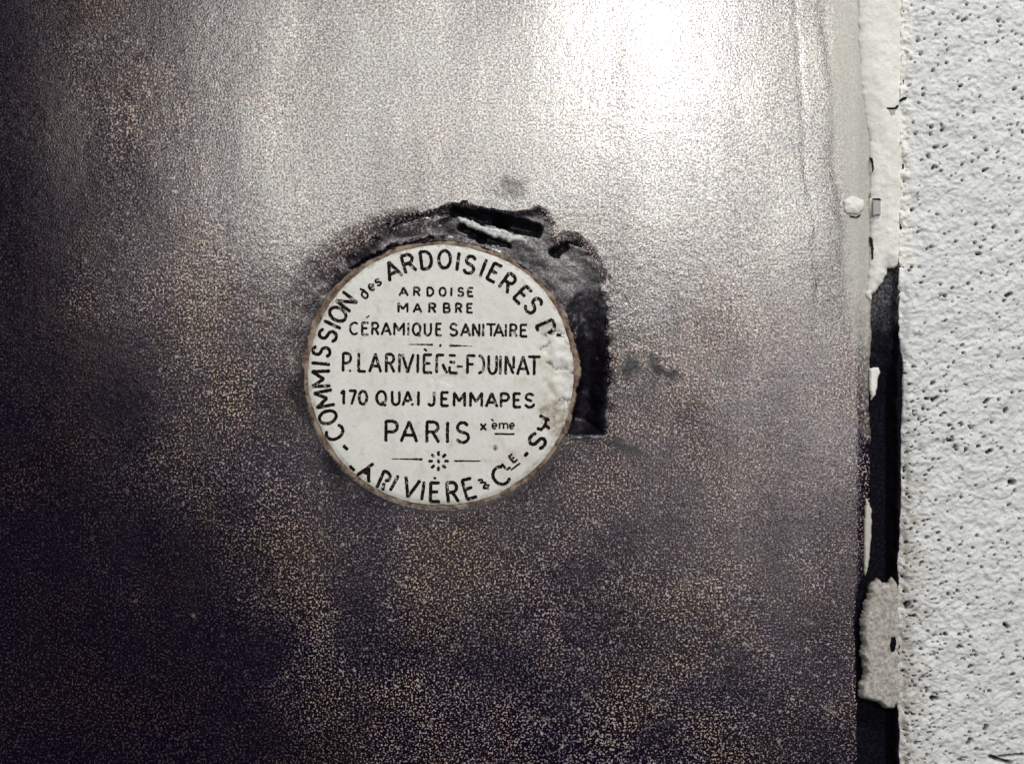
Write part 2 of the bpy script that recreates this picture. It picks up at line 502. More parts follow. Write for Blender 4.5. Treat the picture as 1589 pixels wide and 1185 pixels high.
pits = []
for k in range(820):
    px, py = random.uniform(1400, 1650), random.uniform(-60, 1240)
    r = random.choice([0.8, 0.9, 1.0, 1.1, 1.3, 1.6, 2.0, 2.3])
    el = random.choice([0, 0, 0, 0, 0, 0.7, 1.5]); ang = radians(random.uniform(10, 45))
    pits.append((px, py, r, el, ang))
for k in range(420):       # crumbly zone next to the joint, denser low down
    px = 1398 + abs(random.gauss(0, 60)); py = random.uniform(560, 1250) if k % 3 else random.uniform(860, 1220)
    pits.append((px, py, random.choice([0.7, 1.0, 1.4]), random.choice([0, 0, 0, 1, 2]), radians(random.uniform(0, 50))))
# the holes that stand out
for p in [(1545, 36, 3.2, 0, 0), (1492, 34, 2.4, 5, 0.5), (1425, 87, 2.4, 0, 0), (1484, 62, 2.2, 0, 0), (1501, 97, 2.2, 0, 0), (1441, 199, 3.0, 0, 0),
          (1500, 127, 2, 0, 0), (1507, 177, 2.2, 0, 0), (1448, 231, 2.2, 4, 0), (1463, 229, 1.6, 6, 0.4), (1524, 266, 2.2, 7, 0.5), (1444, 262, 2.4, 4, 0.9),
          (1489, 282, 2, 0, 0), (1537, 354, 3, 0, 0), (1508, 378, 2.6, 0, 0), (1513, 395, 2.2, 4, 0), (1560, 458, 2.6, 6, 0.3), (1544, 553, 2.6, 0, 0),
          (1444, 594, 3, 0, 0), (1435, 618, 2, 4, 0), (1447, 619, 1.8, 8, 0.7), (1526, 622, 2, 6, 0.9), (1556, 636, 2.6, 4, 1.2), (1535, 655, 2.4, 0, 0),
          (1470, 683, 2.2, 6, 0.2), (1530, 700, 2.2, 6, 0.6), (1566, 747, 4.0, 3, 0), (1569, 760, 2.6, 0, 0), (1480, 697, 2.4, 0, 0), (1408, 771, 2.6, 0, 0),
          (1512, 830, 2.4, 0, 0), (1545, 822, 2.2, 0, 0), (1405, 937, 3.4, 5, 1.5), (1413, 953, 1.8, 8, 0), (1557, 968, 3, 5, -0.9), (1560, 978, 2.4, 0, 0),
          (1463, 981, 2.2, 3, -0.4), (1398, 893, 2.4, 0, 0), (1467, 919, 2.6, 0, 0), (1576, 1073, 3, 0, 0), (1447, 1081, 2.8, 5, 0.3),
          (1525, 1125, 3, 4, 1.2), (1500, 1147, 3, 6, 1.2), (1548, 1175, 3, 16, -0.3), (1565, 1168, 2, 18, 0.1)]:
    pits.append((p[0], p[1], p[2], p[3] * 0.6 if p[3] < 10 else p[3], p[4]))




def wall_height(x, y):
    c, s = cos(radians(32)), sin(radians(32))
    u = x * c - y * s; vv = x * s + y * c
    h = 14 + 1.4 * fbm(x, y, 80, 2, 211) + 1.5 * fbm(u * 0.6, vv, 15, 3, 221) + 1.3 * fbm(u * 0.8, vv, 5.5, 2, 231)
    h = h + 3.0 * fbm(x, y, 13, 3, 245) * (1 - sst(4, 24, x - 1394)) * (1 - sst(400, 430, y))
    h = h - 7.5 * (1 - sst(0, 15 + 26 * (1 - sst(380, 440, y)), x - 1394 + 4 * fbm(x, y, 18, 2, 241)))
    for (px, py, r, el, ang) in pits:
        R = r + el + 5
        ii = window(x, y, px, py, R)
        if not len(ii[0]): continue
        xx, yy = x[ii], y[ii]
        if el: d, _ = seg(xx, yy, px - el * cos(ang), py + el * sin(ang), px + el * cos(ang), py - el * sin(ang))
        else: d = np.hypot(xx - px, yy - py)
        d = d + 1.1 * fbm(xx, yy, 4, 1, 251)
        h[ii] -= (5 + 3.5 * r) * (1 - sst(0.35, 1.3, d / (r * 1.05)))
    return h


def pit_shade_attr(x, y):
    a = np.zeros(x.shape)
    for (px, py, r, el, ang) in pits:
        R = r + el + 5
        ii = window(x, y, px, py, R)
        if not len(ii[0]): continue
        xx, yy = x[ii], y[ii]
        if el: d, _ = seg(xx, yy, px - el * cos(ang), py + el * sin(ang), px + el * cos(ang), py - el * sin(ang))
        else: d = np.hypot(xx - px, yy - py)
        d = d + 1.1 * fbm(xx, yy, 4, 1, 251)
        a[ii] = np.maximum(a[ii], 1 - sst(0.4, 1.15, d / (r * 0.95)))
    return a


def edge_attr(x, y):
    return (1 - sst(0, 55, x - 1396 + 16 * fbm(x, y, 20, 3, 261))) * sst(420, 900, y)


def cream_attr(x, y):
    return (1 - sst(0, 34, x - 1396 + 10 * fbm(x, y, 40, 3, 271))) * (1 - sst(380, 520, y))


xs = np.concatenate([np.arange(1394, 1600, 1.25), np.arange(1600, 1960, 5), [1960]])
ys = np.concatenate([np.arange(-330, -10, 5), np.arange(-10, 1196, 1.3), np.arange(1196, 1500, 5)])
v, q, at = sheet(xs, ys, wall_height, -95, wall_edge, {'edge': edge_attr, 'cream': cream_attr, 'pit_shade': pit_shade_attr})
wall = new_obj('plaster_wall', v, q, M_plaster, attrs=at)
tag(wall, 'rough white pitted plaster wall to the right of the slate slab', 'wall')

# ------------------------------------------------------------------ dark bed behind the open joint
xs = np.concatenate([np.arange(1308, 1380, 2.5), np.arange(1380, 1402, 1.2)]); ys = np.arange(-330, 1500, 3.0)
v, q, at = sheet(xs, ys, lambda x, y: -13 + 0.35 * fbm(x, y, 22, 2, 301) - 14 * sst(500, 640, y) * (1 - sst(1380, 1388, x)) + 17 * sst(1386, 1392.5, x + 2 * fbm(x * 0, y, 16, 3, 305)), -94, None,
                 {'upper_grey': lambda x, y: (1 - sst(455, 560, y + 25 * fbm(x, y, 20, 3, 303) + 0.8 * (x - 1360))) * (y > 380)})
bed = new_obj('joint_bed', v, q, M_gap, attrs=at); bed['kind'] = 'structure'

# ------------------------------------------------------------------ pieces with an outline (filler, remnants, mortar)


def patch(name, pts, thick, base, mat, jitter=1.0, rough=0.6, step=2.2, seed=1, edge=4.0, parent=None):
    """solid slab whose outline follows pts (photograph pixels), top at base+thick, rounded ragged edges"""
    P = []
    n = len(pts)
    for i in range(n):
        (ax, ay), (bx, by) = pts[i], pts[(i + 1) % n]
        L = math.hypot(bx - ax, by - ay); m = max(1, int(L / step))
        for j in range(m):
            t = j / m; P.append((ax + (bx - ax) * t, ay + (by - ay) * t))
    P = np.array(P)
    P = P + jitter * np.stack([fbm(P[:, 0], P[:, 1], 8, 2, seed), fbm(P[:, 0], P[:, 1], 8, 2, seed + 5)], -1)
    x0, y0 = P.min(0) - 1; x1, y1 = P.max(0) + 1
    gx, gy = np.meshgrid(np.arange(x0, x1 + step, step), np.arange(y0, y1 + step, step))
    pl = [tuple(p) for p in P[::2]]
    sd = poly_sdf(gx, gy, pl)
    # pull the outermost cells onto the outline
    ins = sd < 0.6 * step
    h = base + thick * np.sqrt(np.clip(-sd / edge, 0.0, 1)) + rough * fbm(gx, gy, 9, 3, seed + 9)
    ny, nx = gx.shape
    idx = -np.ones((ny, nx), int); verts = []; faces = []
    cell = ins[:-1, :-1] & ins[1:, :-1] & ins[1:, 1:] & ins[:-1, 1:]
    used = np.zeros((ny, nx), bool)
    used[:-1, :-1] |= cell; used[1:, :-1] |= cell; used[1:, 1:] |= cell; used[:-1, 1:] |= cell
    js, is_ = np.where(used)
    idx[js, is_] = np.arange(len(js))
    top = np.stack([X(gx[js, is_]), -h[js, is_] * S, Z(gy[js, is_])], -1)
    bot = top.copy(); bot[:, 1] = -(base - 4) * S
    nt = len(top)
    edges = {}
    for j, i in zip(*np.where(cell)):
        f = (idx[j, i], idx[j + 1, i], idx[j + 1, i + 1], idx[j, i + 1])
        faces.append(f); faces.append(tuple(nt + k for k in reversed(f)))
        for a, b in zip(f, f[1:] + f[:1]): edges[(a, b)] = True
    for (a, b) in list(edges):
        if (b, a) not in edges: faces.append((b, a, nt + a, nt + b))
    return new_obj(name, np.concatenate([top, bot]), np.array(faces), mat, parent)


fil = patch('filler_strip', [(1331, -200), (1408, -200), (1409, 60), (1407, 150), (1411, 170), (1408, 300), (1402, 400), (1397, 412), (1388, 414),
                             (1378, 414), (1372, 432), (1366, 446), (1353, 459), (1350, 470), (1343, 460), (1351, 400), (1350, 330), (1350, 230),
                             (1342, 180), (1333, 100), (1331, 40)], 11.5, -2.5, M_filler, 2.4, 0.6, 2.0, 401, 26)
tag(fil, 'smooth cream filler strip closing the upper joint beside the slate', 'filler')
blob = patch('paint_blob', [(1325 + 16 * cos(k_ * pi / 10), 319 + 15 * sin(k_ * pi / 10)) for k_ in range(20)],
             5, 0.5, M_filler, 1.6, 0.4, 0.9, 431, 9)
tag(blob, 'small round cream paint blob on the smeared slate edge beside the cream filler', 'paint')
ch = patch('grey_chip', [(1352, 311), (1364, 311), (1364, 335), (1352, 335)], 0.7, 9.0, M_gap, 0.4, 0.2, 1.3, 441, 2)
ch.data.materials[0] = (lambda k: (k.setp(Base_Color=k.mix(k.noise(1500, 3), (0.3, 0.3, 0.31), (0.45, 0.45, 0.46)), Roughness=0.8), k.m)[1])(NT('grey_putty'))
tag(ch, 'small grey rectangular chip on the cream filler beside the round blob', 'chip')
for pts, lab in (([(1349, 572), (1362, 569), (1366, 577), (1361, 590), (1359, 612), (1352, 620), (1349, 600)], 'short white filler remnant on the left side of the dark joint'),
                 ([(1344, 770), (1352, 790), (1352, 830), (1347, 880), (1341, 894), (1340, 840), (1341, 790)], 'long thin pale filler sliver just above the mortar lump')):
    r = patch('filler_remnant', pts, 4, 1, M_filler if pts[0][1] < 700 else M_paint, 0.8, 0.3, 1.4, int(pts[0][1]), 2.5)
    tag(r, lab, 'filler', 'filler remnants along the open joint')
mo = patch('mortar_lump', [(1348, 916), (1353, 905), (1361, 899), (1366, 899), (1370, 906), (1380, 904), (1386, 896), (1396, 905), (1398, 1000), (1398, 1085),
                           (1388, 1099), (1374, 1101), (1358, 1090), (1336, 1082), (1333, 1060), (1345, 1044), (1338, 1030), (1337, 960)],
           16, -8, M_mortar, 2.2, 1.1, 1.8, 461, 6)
tag(mo, 'tan rough mortar lump filling the lower part of the dark joint', 'mortar')
# hole in the mortar
hole = patch('mortar_hole', [(1381, 987), (1387, 985), (1389, 996), (1386, 1008), (1381, 1010), (1379, 1000)], 0.6, 8.2, M_gap, 0.5, 0.1, 1.1, 471, 1.2)
hole.name = 'dark_hollow'; hole.parent = mo

M_stone = NT('broken_stone')
M_stone.setp(Base_Color=M_stone.mix(M_stone.mr(M_stone.noise(1300, 3, 0.7), 0.35, 0.65), (0.36, 0.36, 0.36), (0.70, 0.70, 0.70)), Roughness=0.6)
M_stone = M_stone.m
patch('raised_flake', [(711, 336), (726, 341), (752, 350), (790, 361), (820, 370), (816, 379), (790, 376), (765, 368), (740, 357), (716, 345)], 4, -2.5, M_stone, 3.0, 1.4, 1.2, 481, 3, slab)
M_void_shadow = NT('void_shadow'); M_void_shadow.setp(Base_Color=(0.006, 0.004, 0.004, 1), Roughness=0.9); M_void_shadow = M_void_shadow.m
patch('crack_and_shadow', [(1373, 169), (1386, 168.5), (1391, 164), (1393, 166), (1388, 171.5), (1374, 172.5)], 0.5, 8.8, M_void_shadow, 0.4, 0.1, 0.9, 492, 1, fil)
patch('crack_and_shadow', [(1349, 368), (1353, 370), (1355, 385), (1354, 402), (1352, 402), (1352, 386), (1350, 374)], 0.5, 3.2, M_void_shadow, 0.5, 0.1, 0.8, 497, 1, fil)
patch('crack_and_shadow', [(1350, 244), (1354, 246), (1355, 262), (1353, 268), (1352, 256)], 0.5, 3.0, M_void_shadow, 0.5, 0.1, 0.8, 498, 1, fil)
patch('bare_spot', [(1376, 173), (1387, 173), (1386, 179), (1384, 184), (1379, 182)], 0.3, 8.9, ch.data.materials[0], 0.6, 0.1, 1.0, 493, 1, fil)
patch('crack_and_shadow', [(1393, 157), (1399, 153), (1405, 153), (1404, 156), (1398, 157.5), (1394, 160)], 0.5, 9.6, M_void_shadow, 0.4, 0.1, 0.9, 494, 1, fil)
patch('crack_and_shadow', [(1352, 309), (1364, 309.5), (1364, 312.5), (1352, 311.5)], 0.5, 9.7, M_void_shadow, 0.3, 0.1, 0.9, 495, 1, ch)  # dark strip painting the shadow along the top of the grey chip
patch('crack_and_shadow', [(1318, 334), (1328, 336), (1335, 332), (1336, 334.5), (1329, 338.5), (1318, 336.5)], 0.5, 1.2, M_void_shadow, 0.3, 0.1, 0.9, 496, 1, blob)  # dark strip painting the shadow below the blob

# ------------------------------------------------------------------ plaque
plq = bpy.data.objects.new('round_plaque', None); COL.objects.link(plq)
plq.location = (X(PX), 0, Z(PY)); plq.empty_display_size = 0.01
tag(plq, 'round white ceramic plaque lettered in black, chipped at its right edge', 'plaque')
TOP = 2.0


def to_plaque(o):
    o.parent = plq; o.matrix_parent_inverse.identity()
    o.data.transform(__import__('mathutils').Matrix.Translation((-X(PX), 0, -Z(PY))))
    return o


CRACKS = [(850, 560, 862, 573, 1.2), (862, 573, 876, 571, 1.5), (876, 571, 896, 578, 1.6), (866, 624, 888, 618, 1.5), (845, 520, 862, 512, 1.2), (862, 512, 884, 522, 1.2),
          (880, 526, 893, 552, 1.2), (842, 540, 852, 530, 1.0)]


def face_height(x, y):
    h = TOP + 0.25 * fbm(x, y, 70, 2, 501) + 0.05 * fbm(x, y, 12, 2, 505)
    r = radial(x, y)
    h = h - 1.6 * sst(196, 205, r)
    zone = poly_sdf(x, y, [(842, 512), (862, 504), (900, 505), (900, 690), (856, 690), (845, 665), (838, 640), (846, 600), (838, 550)])
    z = 1 - sst(-6, 6, zone + 4 * fbm(x, y, 16, 2, 511))
    h = h - z * (2.6 + 1.5 * fbm(x, y, 16, 4, 515))
    for (bx, by, br, bh) in ((868, 549, 21, 2.6), (868, 600, 19, 2.6)):
        d = np.hypot(x - bx, y - by) + 4 * fbm(x, y, 14, 2, 521)
        h = h + bh * (1 - sst(0.4, 1.1, d / br))
    for (ax, ay, bx, by, wd) in CRACKS:
        d, _ = seg(x + 3 * fbm(x, y, 8, 2, 531), y + 3 * fbm(x, y, 8, 2, 535), ax, ay, bx, by)
        h = h - 1.8 * (1 - sst(0.5, 2.2, d / wd))
    # worn spot in the middle of the long name
    d = np.hypot((x - 700) / 24, (y - 588) / 9) + 0.4 * fbm(x, y, 14, 2, 541)
    h = h - 0.5 * (1 - sst(0.6, 1.1, d))
    return h


def stain_attr(x, y):
    a = 0.0 * x
    for (ax, ay, bx, by, wd) in CRACKS:
        d, _ = seg(x + 3 * fbm(x, y, 8, 2, 531), y + 3 * fbm(x, y, 8, 2, 535), ax, ay, bx, by)
        a = np.maximum(a, 1.2 * (1 - sst(0.6, 2.4, d / wd)))
    zone = poly_sdf(x, y, [(842, 632), (862, 622), (890, 622), (892, 660), (868, 692), (856, 674), (842, 655)])
    a = np.maximum(a, 0.75 * (1 - sst(-5, 5, zone + 5 * fbm(x, y, 12, 2, 551))))
    d = np.hypot(x - 769, (y - 694) * 0.75); a = np.maximum(a, 1.6 * (1 - sst(2, 5, d)))
    r = radial(x, y); a = np.maximum(a, 0.55 * sst(198, 205, r + 3 * fbm(x, y, 12, 2, 555)))
    return np.clip(a, 0, 1.4)


def tan_attr(x, y):
    a = 0.0 * x
    for (bx, by, rx, ry, k) in ((850, 600, 22, 70, 0.6), (862, 640, 24, 30, 0.8), (810, 710, 60, 34, 0.45), (755, 713, 9, 6, 0.8), (695, 548, 60, 40, 0.12), (850, 500, 25, 25, 0.4),
                                (650, 775, 60, 10, 0.4)):
        d = np.hypot((x - bx) / rx, (y - by) / ry) + 0.4 * fbm(x, y, 18, 3, 561); a = np.maximum(a, k * (1 - sst(0.2, 1.1, d)))
    return a


nr, ns = 125, 360
rs = np.concatenate([[0.001], np.linspace(2, 204.5, nr)])
th = np.linspace(0, 2 * pi, ns, endpoint=False)
R_, T_ = np.meshgrid(rs, th, indexing='ij')
wob = 1 + (0.006 * vnoise(8 + 3 * np.cos(T_), 8 + 3 * np.sin(T_), 601) + 0.004 * vnoise(50 + 14 * np.cos(T_), 50 + 14 * np.sin(T_), 602)) * sst(150, 204, R_)
gx = PX + R_ * RX / 204.5 * wob * np.cos(T_); gy = PY + R_ * RY / 204.5 * wob * np.sin(T_)
h = face_height(gx, gy)
v = np.stack([X(gx), -h * S, Z(gy)], -1).reshape(-1, 3)
idx = np.arange(v.shape[0]).reshape(len(rs), ns); nxt = np.roll(idx, -1, 1)
q = np.stack([idx[:-1], nxt[:-1], nxt[1:], idx[1:]], -1).reshape(-1, 4)
n = len(v); bv = v[idx[-1]].copy(); bv[:, 1] = 26 * S
sk = np.stack([idx[-1], nxt[-1], n + np.roll(np.arange(ns), -1), n + np.arange(ns)], -1)
v2 = np.concatenate([v, bv]); q2 = np.concatenate([q, sk])
st = stain_attr(gx, gy).ravel(); tn = tan_attr(gx, gy).ravel()
face = new_obj('glazed_face', v2, q2[:, ::-1].copy(), M_glaze, attrs={'stain': np.concatenate([st, st[-ns:]]), 'tan': np.concatenate([tn, tn[-ns:]])})
to_plaque(face)

# unglazed clay rim round the face: a ring with rough section, wider low down
ns2 = 520; th = np.linspace(0, 2 * pi, ns2, endpoint=False)
prof = np.linspace(0, 1, 9)
Tg, Pg = np.meshgrid(th, prof, indexing='ij')
ct, snn = np.cos(Tg), np.sin(Tg)
width = 9 + 2.5 * snn + 2.0 * np.clip(-ct, 0, 1) + 3.0 * vnoise(70 + 9 * ct, 70 + 9 * snn, 611) + 1.5 * vnoise(170 + 40 * ct, 170 + 40 * snn, 612)
width = width - 4.5 * np.exp(-((np.angle(np.exp(1j * (Tg - 0.2))) / 0.3) ** 2))
rad = 202.5 + Pg * (width + 3.5)
gx = PX + rad * RX / 204.5 * ct; gy = PY + rad * RY / 204.5 * snn
hh = -1.0 + 1.0 * np.sin(Pg * pi) - 14 * (Pg > 0.99) - 3.0 * Pg ** 3 + 0.9 * fbm(gx, gy, 7, 3, 621) - 2.0 * (Pg < 0.01)
v = np.stack([X(gx), -hh * S, Z(gy)], -1).reshape(-1, 3)
m = len(prof); idx = np.arange(ns2 * m).reshape(ns2, m); nx_ = np.roll(idx, -1, 0)
q = np.stack([idx[:, :-1], idx[:, 1:], nx_[:, 1:], nx_[:, :-1]], -1).reshape(-1, 4)
to_plaque(new_obj('clay_rim', v, q[:, ::-1].copy(), M_rim))

# ---- lettering: strokes in a unit box (x right, y up)


def arc(cx, cy, rx, ry, a0, a1, n=14):
    return [(cx + rx * cos(radians(a0 + (a1 - a0) * k / n)), cy + ry * sin(radians(a0 + (a1 - a0) * k / n))) for k in range(n + 1)]


G = {
    'A': [[(0, 0), (0.5, 1)], [(0.5, 1), (1, 0)], [(0.2, 0.32), (0.8, 0.32)]],
    'B': [[(0.05, 0), (0.05, 1)], [(0.05, 1), (0.5, 1)] + arc(0.5, 0.76, 0.38, 0.24, 90, -90) + [(0.05, 0.52)], [(0.5, 0.52)] + arc(0.55, 0.26, 0.42, 0.26, 90, -90) + [(0.05, 0)]],
    'C': [arc(0.55, 0.5, 0.52, 0.5, 50, 310, 20)],
    'D': [[(0.05, 0), (0.05, 1)], [(0.05, 1), (0.4, 1)] + arc(0.4, 0.5, 0.55, 0.5, 90, -90, 16) + [(0.05, 0)]],
    'E': [[(0.08, 0), (0.08, 1)], [(0.08, 1), (0.9, 1)], [(0.08, 0.52), (0.75, 0.52)], [(0.08, 0), (0.95, 0)]],
    'F': [[(0.08, 0), (0.08, 1)], [(0.08, 1), (0.95, 1)], [(0.08, 0.52), (0.75, 0.52)]],
    'I': [[(0.5, 0), (0.5, 1)]],
    'J': [[(0.8, 1), (0.8, 0.25)] + arc(0.45, 0.25, 0.35, 0.25, 0, -150)],
    'L': [[(0.08, 1), (0.08, 0)], [(0.08, 0), (0.95, 0)]],
    'M': [[(0.04, 0), (0.04, 1)], [(0.04, 1), (0.5, 0.35)], [(0.5, 0.35), (0.96, 1)], [(0.96, 1), (0.96, 0)]],
    'N': [[(0.06, 0), (0.06, 1)], [(0.06, 1), (0.94, 0)], [(0.94, 0), (0.94, 1)]],
    'O': [arc(0.5, 0.5, 0.48, 0.5, 0, 360, 26)],
    'P': [[(0.08, 0), (0.08, 1)], [(0.08, 1), (0.5, 1)] + arc(0.5, 0.73, 0.42, 0.27, 90, -90) + [(0.08, 0.46)]],
    'Q': [arc(0.5, 0.5, 0.48, 0.5, 0, 360, 26), [(0.6, 0.2), (0.95, -0.08)]],
    'R': [[(0.08, 0), (0.08, 1)], [(0.08, 1), (0.5, 1)] + arc(0.5, 0.75, 0.4, 0.25, 90, -90) + [(0.08, 0.5)], [(0.5, 0.5), (0.95, 0)]],
    'S': [arc(0.5, 0.75, 0.4, 0.25, 25, 230, 12) + [(0.6, 0.5)] + arc(0.5, 0.26, 0.45, 0.26, 55, -155, 14)],
    'T': [[(0.5, 0), (0.5, 1)], [(0, 1), (1, 1)]],
    'U': [[(0.06, 1), (0.06, 0.35)] + arc(0.5, 0.35, 0.44, 0.35, 180, 360, 14) + [(0.94, 1)]],
    'V': [[(0, 1), (0.5, 0)], [(0.5, 0), (1, 1)]],
    '1': [[(0.6, 0), (0.6, 1)], [(0.6, 1), (0.1, 0.78)]],
    '7': [[(0.05, 1), (0.95, 1)], [(0.95, 1), (0.35, 0)]],
    '0': [arc(0.5, 0.5, 0.46, 0.5, 0, 360, 26)],
    'x': [[(0, 0), (1, 1)], [(0, 1), (1, 0)]],
    'd': [arc(0.45, 0.32, 0.42, 0.34, 0, 360, 18), [(0.85, 0.3), (0.75, 0.75), (0.45, 1.05)]],
    'e': [[(0.08, 0.5), (0.92, 0.5)] + arc(0.5, 0.5, 0.44, 0.5, 10, 305, 18)],
    's': [arc(0.5, 0.75, 0.4, 0.25, 25, 230, 10) + [(0.6, 0.5)] + arc(0.5, 0.26, 0.42, 0.26, 55, -155, 10)],
    'm': [[(0.05, 0), (0.05, 1)], [(0.05, 0.75)] + arc(0.28, 0.7, 0.22, 0.28, 160, 0, 8) + [(0.5, 0)], [(0.5, 0.75)] + arc(0.73, 0.7, 0.22, 0.28, 160, 0, 8) + [(0.95, 0)]],
    '-': [[(0, 0.5), (1, 0.5)]],
    '.': [[(0.5, 0.0), (0.52, 0.02)]],
    '&': [[(0.1, 1.0), (0.5, 0.95), (0.45, 0.7), (0.75, 0.6), (0.55, 0.4), (0.95, 0.3), (0.7, 0.0)], [(0.2, 0.75), (0.45, 0.7)], [(0.5, 0.42), (0.3, 0.2), (0.6, 0.12)]],
    # worn letters as they stand
    'D_worn': [arc(0.45, 0.5, 0.5, 0.5, 110, 0, 14), [(0.02, 0.98), (0.02, 0.02), (0.4, -0.02)], [(0.02, 0.98), (0.2, 1.0)]],
    'R_name_worn': [[(0.1, 0), (0.1, 0.55)], [(0.1, 0.65), (0.1, 1.0), (0.7, 1.0)], [(0.62, 0.48), (0.98, 0)]],
    'E_name_worn': [[(0.05, 1), (0.65, 0.98)], [(0.1, 0.62), (0.6, 0.6)], [(0.08, 0.35), (0.1, 0.05)], [(0.1, 0.02), (0.9, 0)]],
    'O_half': [arc(0.45, 0.52, 0.48, 0.48, 100, -100, 16)],
    'R_low': [[(0.08, 0.0), (0.08, 0.72)], [(0.08, 0.5), (0.5, 0.62), (0.6, 0.98)], [(0.5, 0.6), (0.92, 0.5), (0.95, 0.2)]],
    'A_worn': [[(0, 0.38), (0.55, 0.7), (1, 1)], [(0.72, 0.76), (0.73, 0)], [(0.4, 0.55), (0.78, 0.42)]],
    'R_rim_worn': [[(0.08, 0), (0.08, 1)], [(0.08, 1), (0.5, 1)] + arc(0.5, 0.75, 0.36, 0.22, 90, -80) , [(0.55, 0.35), (0.7, 0.0)]],
    'N_worn': [[(0.06, 0), (0.06, 1)], [(0.06, 1), (0.9, 0.05)], [(0.94, 0.35), (0.94, 1)]],
    'S_worn': [arc(0.5, 0.75, 0.42, 0.25, 30, 225, 12) + [(0.5, 0.53), (0.72, 0.47)], arc(0.5, 0.27, 0.48, 0.27, -5, -160, 12)],
    'A_low_worn': [[(0, 0), (0.5, 1)], [(0.5, 1), (0.85, 0.35)], [(0.2, 0.32), (0.6, 0.30)], [(0.95, 0.1), (1, 0)]],
}
lseed = [0]


def glyph(key, x, y, wd, ht, rot=0.0, sw=4.5, name='letter', taper=None):
    """one printed character; rot in degrees, clockwise in the picture"""
    lseed[0] += 1
    rg = random.Random(lseed[0])
    c, s = cos(radians(rot)), sin(radians(rot))
    verts = []; faces = []
    jx = lambda: rg.uniform(-0.35, 0.35)
    for si, st_ in enumerate(G[key] if isinstance(key, str) else key):
        p = [((a - 0.5) * wd, -(b - 0.5) * ht) for a, b in st_]
        # resample evenly
        out = [p[0]]
        for (ax, ay), (bx, by) in zip(p, p[1:]):
            L = math.hypot(bx - ax, by - ay); m = max(1, int(L / 2.2))
            for j in range(1, m + 1): out.append((ax + (bx - ax) * j / m, ay + (by - ay) * j / m))
        closed = len(st_) > 8 and math.hypot(st_[0][0] - st_[-1][0], st_[0][1] - st_[-1][1]) < 1e-6
        if closed: out = out[:-1]
        N = len(out); base = len(verts); lift = 0.35 + 0.04 * si
        for k in range(N):
            if closed: a, b = out[k - 1], out[(k + 1) % N]
            else: a, b = out[max(0, k - 1)], out[min(N - 1, k + 1)]
            dx, dy = b[0] - a[0], b[1] - a[1]; L = math.hypot(dx, dy) or 1
            nx, ny = -dy / L, dx / L
            hw = sw * 0.58
            if taper is not None: t = k / (N - 1); hw *= taper[0] + (taper[1] - taper[0]) * t
            for sg in (1, -1):
                q_ = (out[k][0] + nx * hw * sg + jx(), out[k][1] + ny * hw * sg + jx())
                gx_ = x + q_[0] * c - q_[1] * s; gy_ = y + q_[0] * s + q_[1] * c
                verts.append([gx_, gy_, lift])
        ring = range(N if closed else N - 1)
        for k in ring:
            a = base + 2 * k; b = base + 2 * ((k + 1) % N)
            faces.append((a, b, b + 1, a + 1))
        if not closed and taper is None:           # rounded ends
            for k, k2 in ((0, 1), (N - 1, max(0, N - 2))):
                ex, ey = out[k]; dx, dy = ex - out[k2][0], ey - out[k2][1]; L = math.hypot(dx, dy) or 1
                q_ = (ex + dx / L * sw * 0.34, ey + dy / L * sw * 0.34)
                verts.append([x + q_[0] * c - q_[1] * s, y + q_[0] * s + q_[1] * c, lift])
                faces.append((base + 2 * k, base + 2 * k + 1, len(verts) - 1) if k else (base + 2 * k + 1, base + 2 * k, len(verts) - 1))
    V = np.array(verts)
    hz = face_height(V[:, 0], V[:, 1]) + V[:, 2]
    V3 = np.stack([X(V[:, 0]), -hz * S, Z(V[:, 1])], -1)
    me_v = V3.tolist()
    o = new_obj(name, np.array(me_v), [tuple(f) for f in faces], M_ink, smooth=False)
    return to_plaque(o)


def up_out(x, y): return math.degrees(math.atan2(x - PX, PY - y))
def up_in(x, y): return math.degrees(math.atan2(-(x - PX), -(PY - y)))


# ring text, outer: COMMISSION des ARDOISIERES D' ... RS
for key, x, y, wd in [('C', 520, 671, 20), ('O', 509, 647, 20), ('M', 503.5, 618.5, 25), ('M', 498.5, 587.5, 25), ('I', 498, 564, 10), ('S', 499, 545, 15),
                      ('S', 509, 520, 17), ('I', 516, 503.5, 10), ('O', 524.5, 487.5, 20), ('N', 538, 468, 20)]:
    glyph(key, x, y, wd, 27, up_out(x, y), 4.6)
for key, x, y, wd in [('A', 609, 419, 21), ('R', 634, 408.5, 19), ('D', 661.6, 403.6, 18), ('O', 690, 402.5, 19), ('I', 710.7, 406, 10), ('S', 729, 411, 17),
                      ('I', 750, 416, 10), ('E', 767, 423, 15), ('R', 788.6, 438.7, 18), ('E', 811, 457.5, 15), ('S', 828, 474, 17), ('D_worn', 848, 509, 18)]:
    glyph(key, x, y, wd, 27, up_out(x, y), 4.6)
glyph([[(0, 0.5), (1, 0.5)]], 870, 520, 12, 1, 5, 4.2, 'apostrophe')
glyph('R_low', 844, 658, 22, 22, up_out(844, 658), 4.4)
glyph('S', 834, 684, 20, 25, up_out(834, 684), 4.8)
for key, x, y, wd, ht in [('d', 565, 455, 10, 16), ('e', 577, 445.5, 9, 10), ('s', 587, 438, 8, 10)]:
    glyph(key, x, y, wd, ht, up_out(x, y) + 6, 3.0)
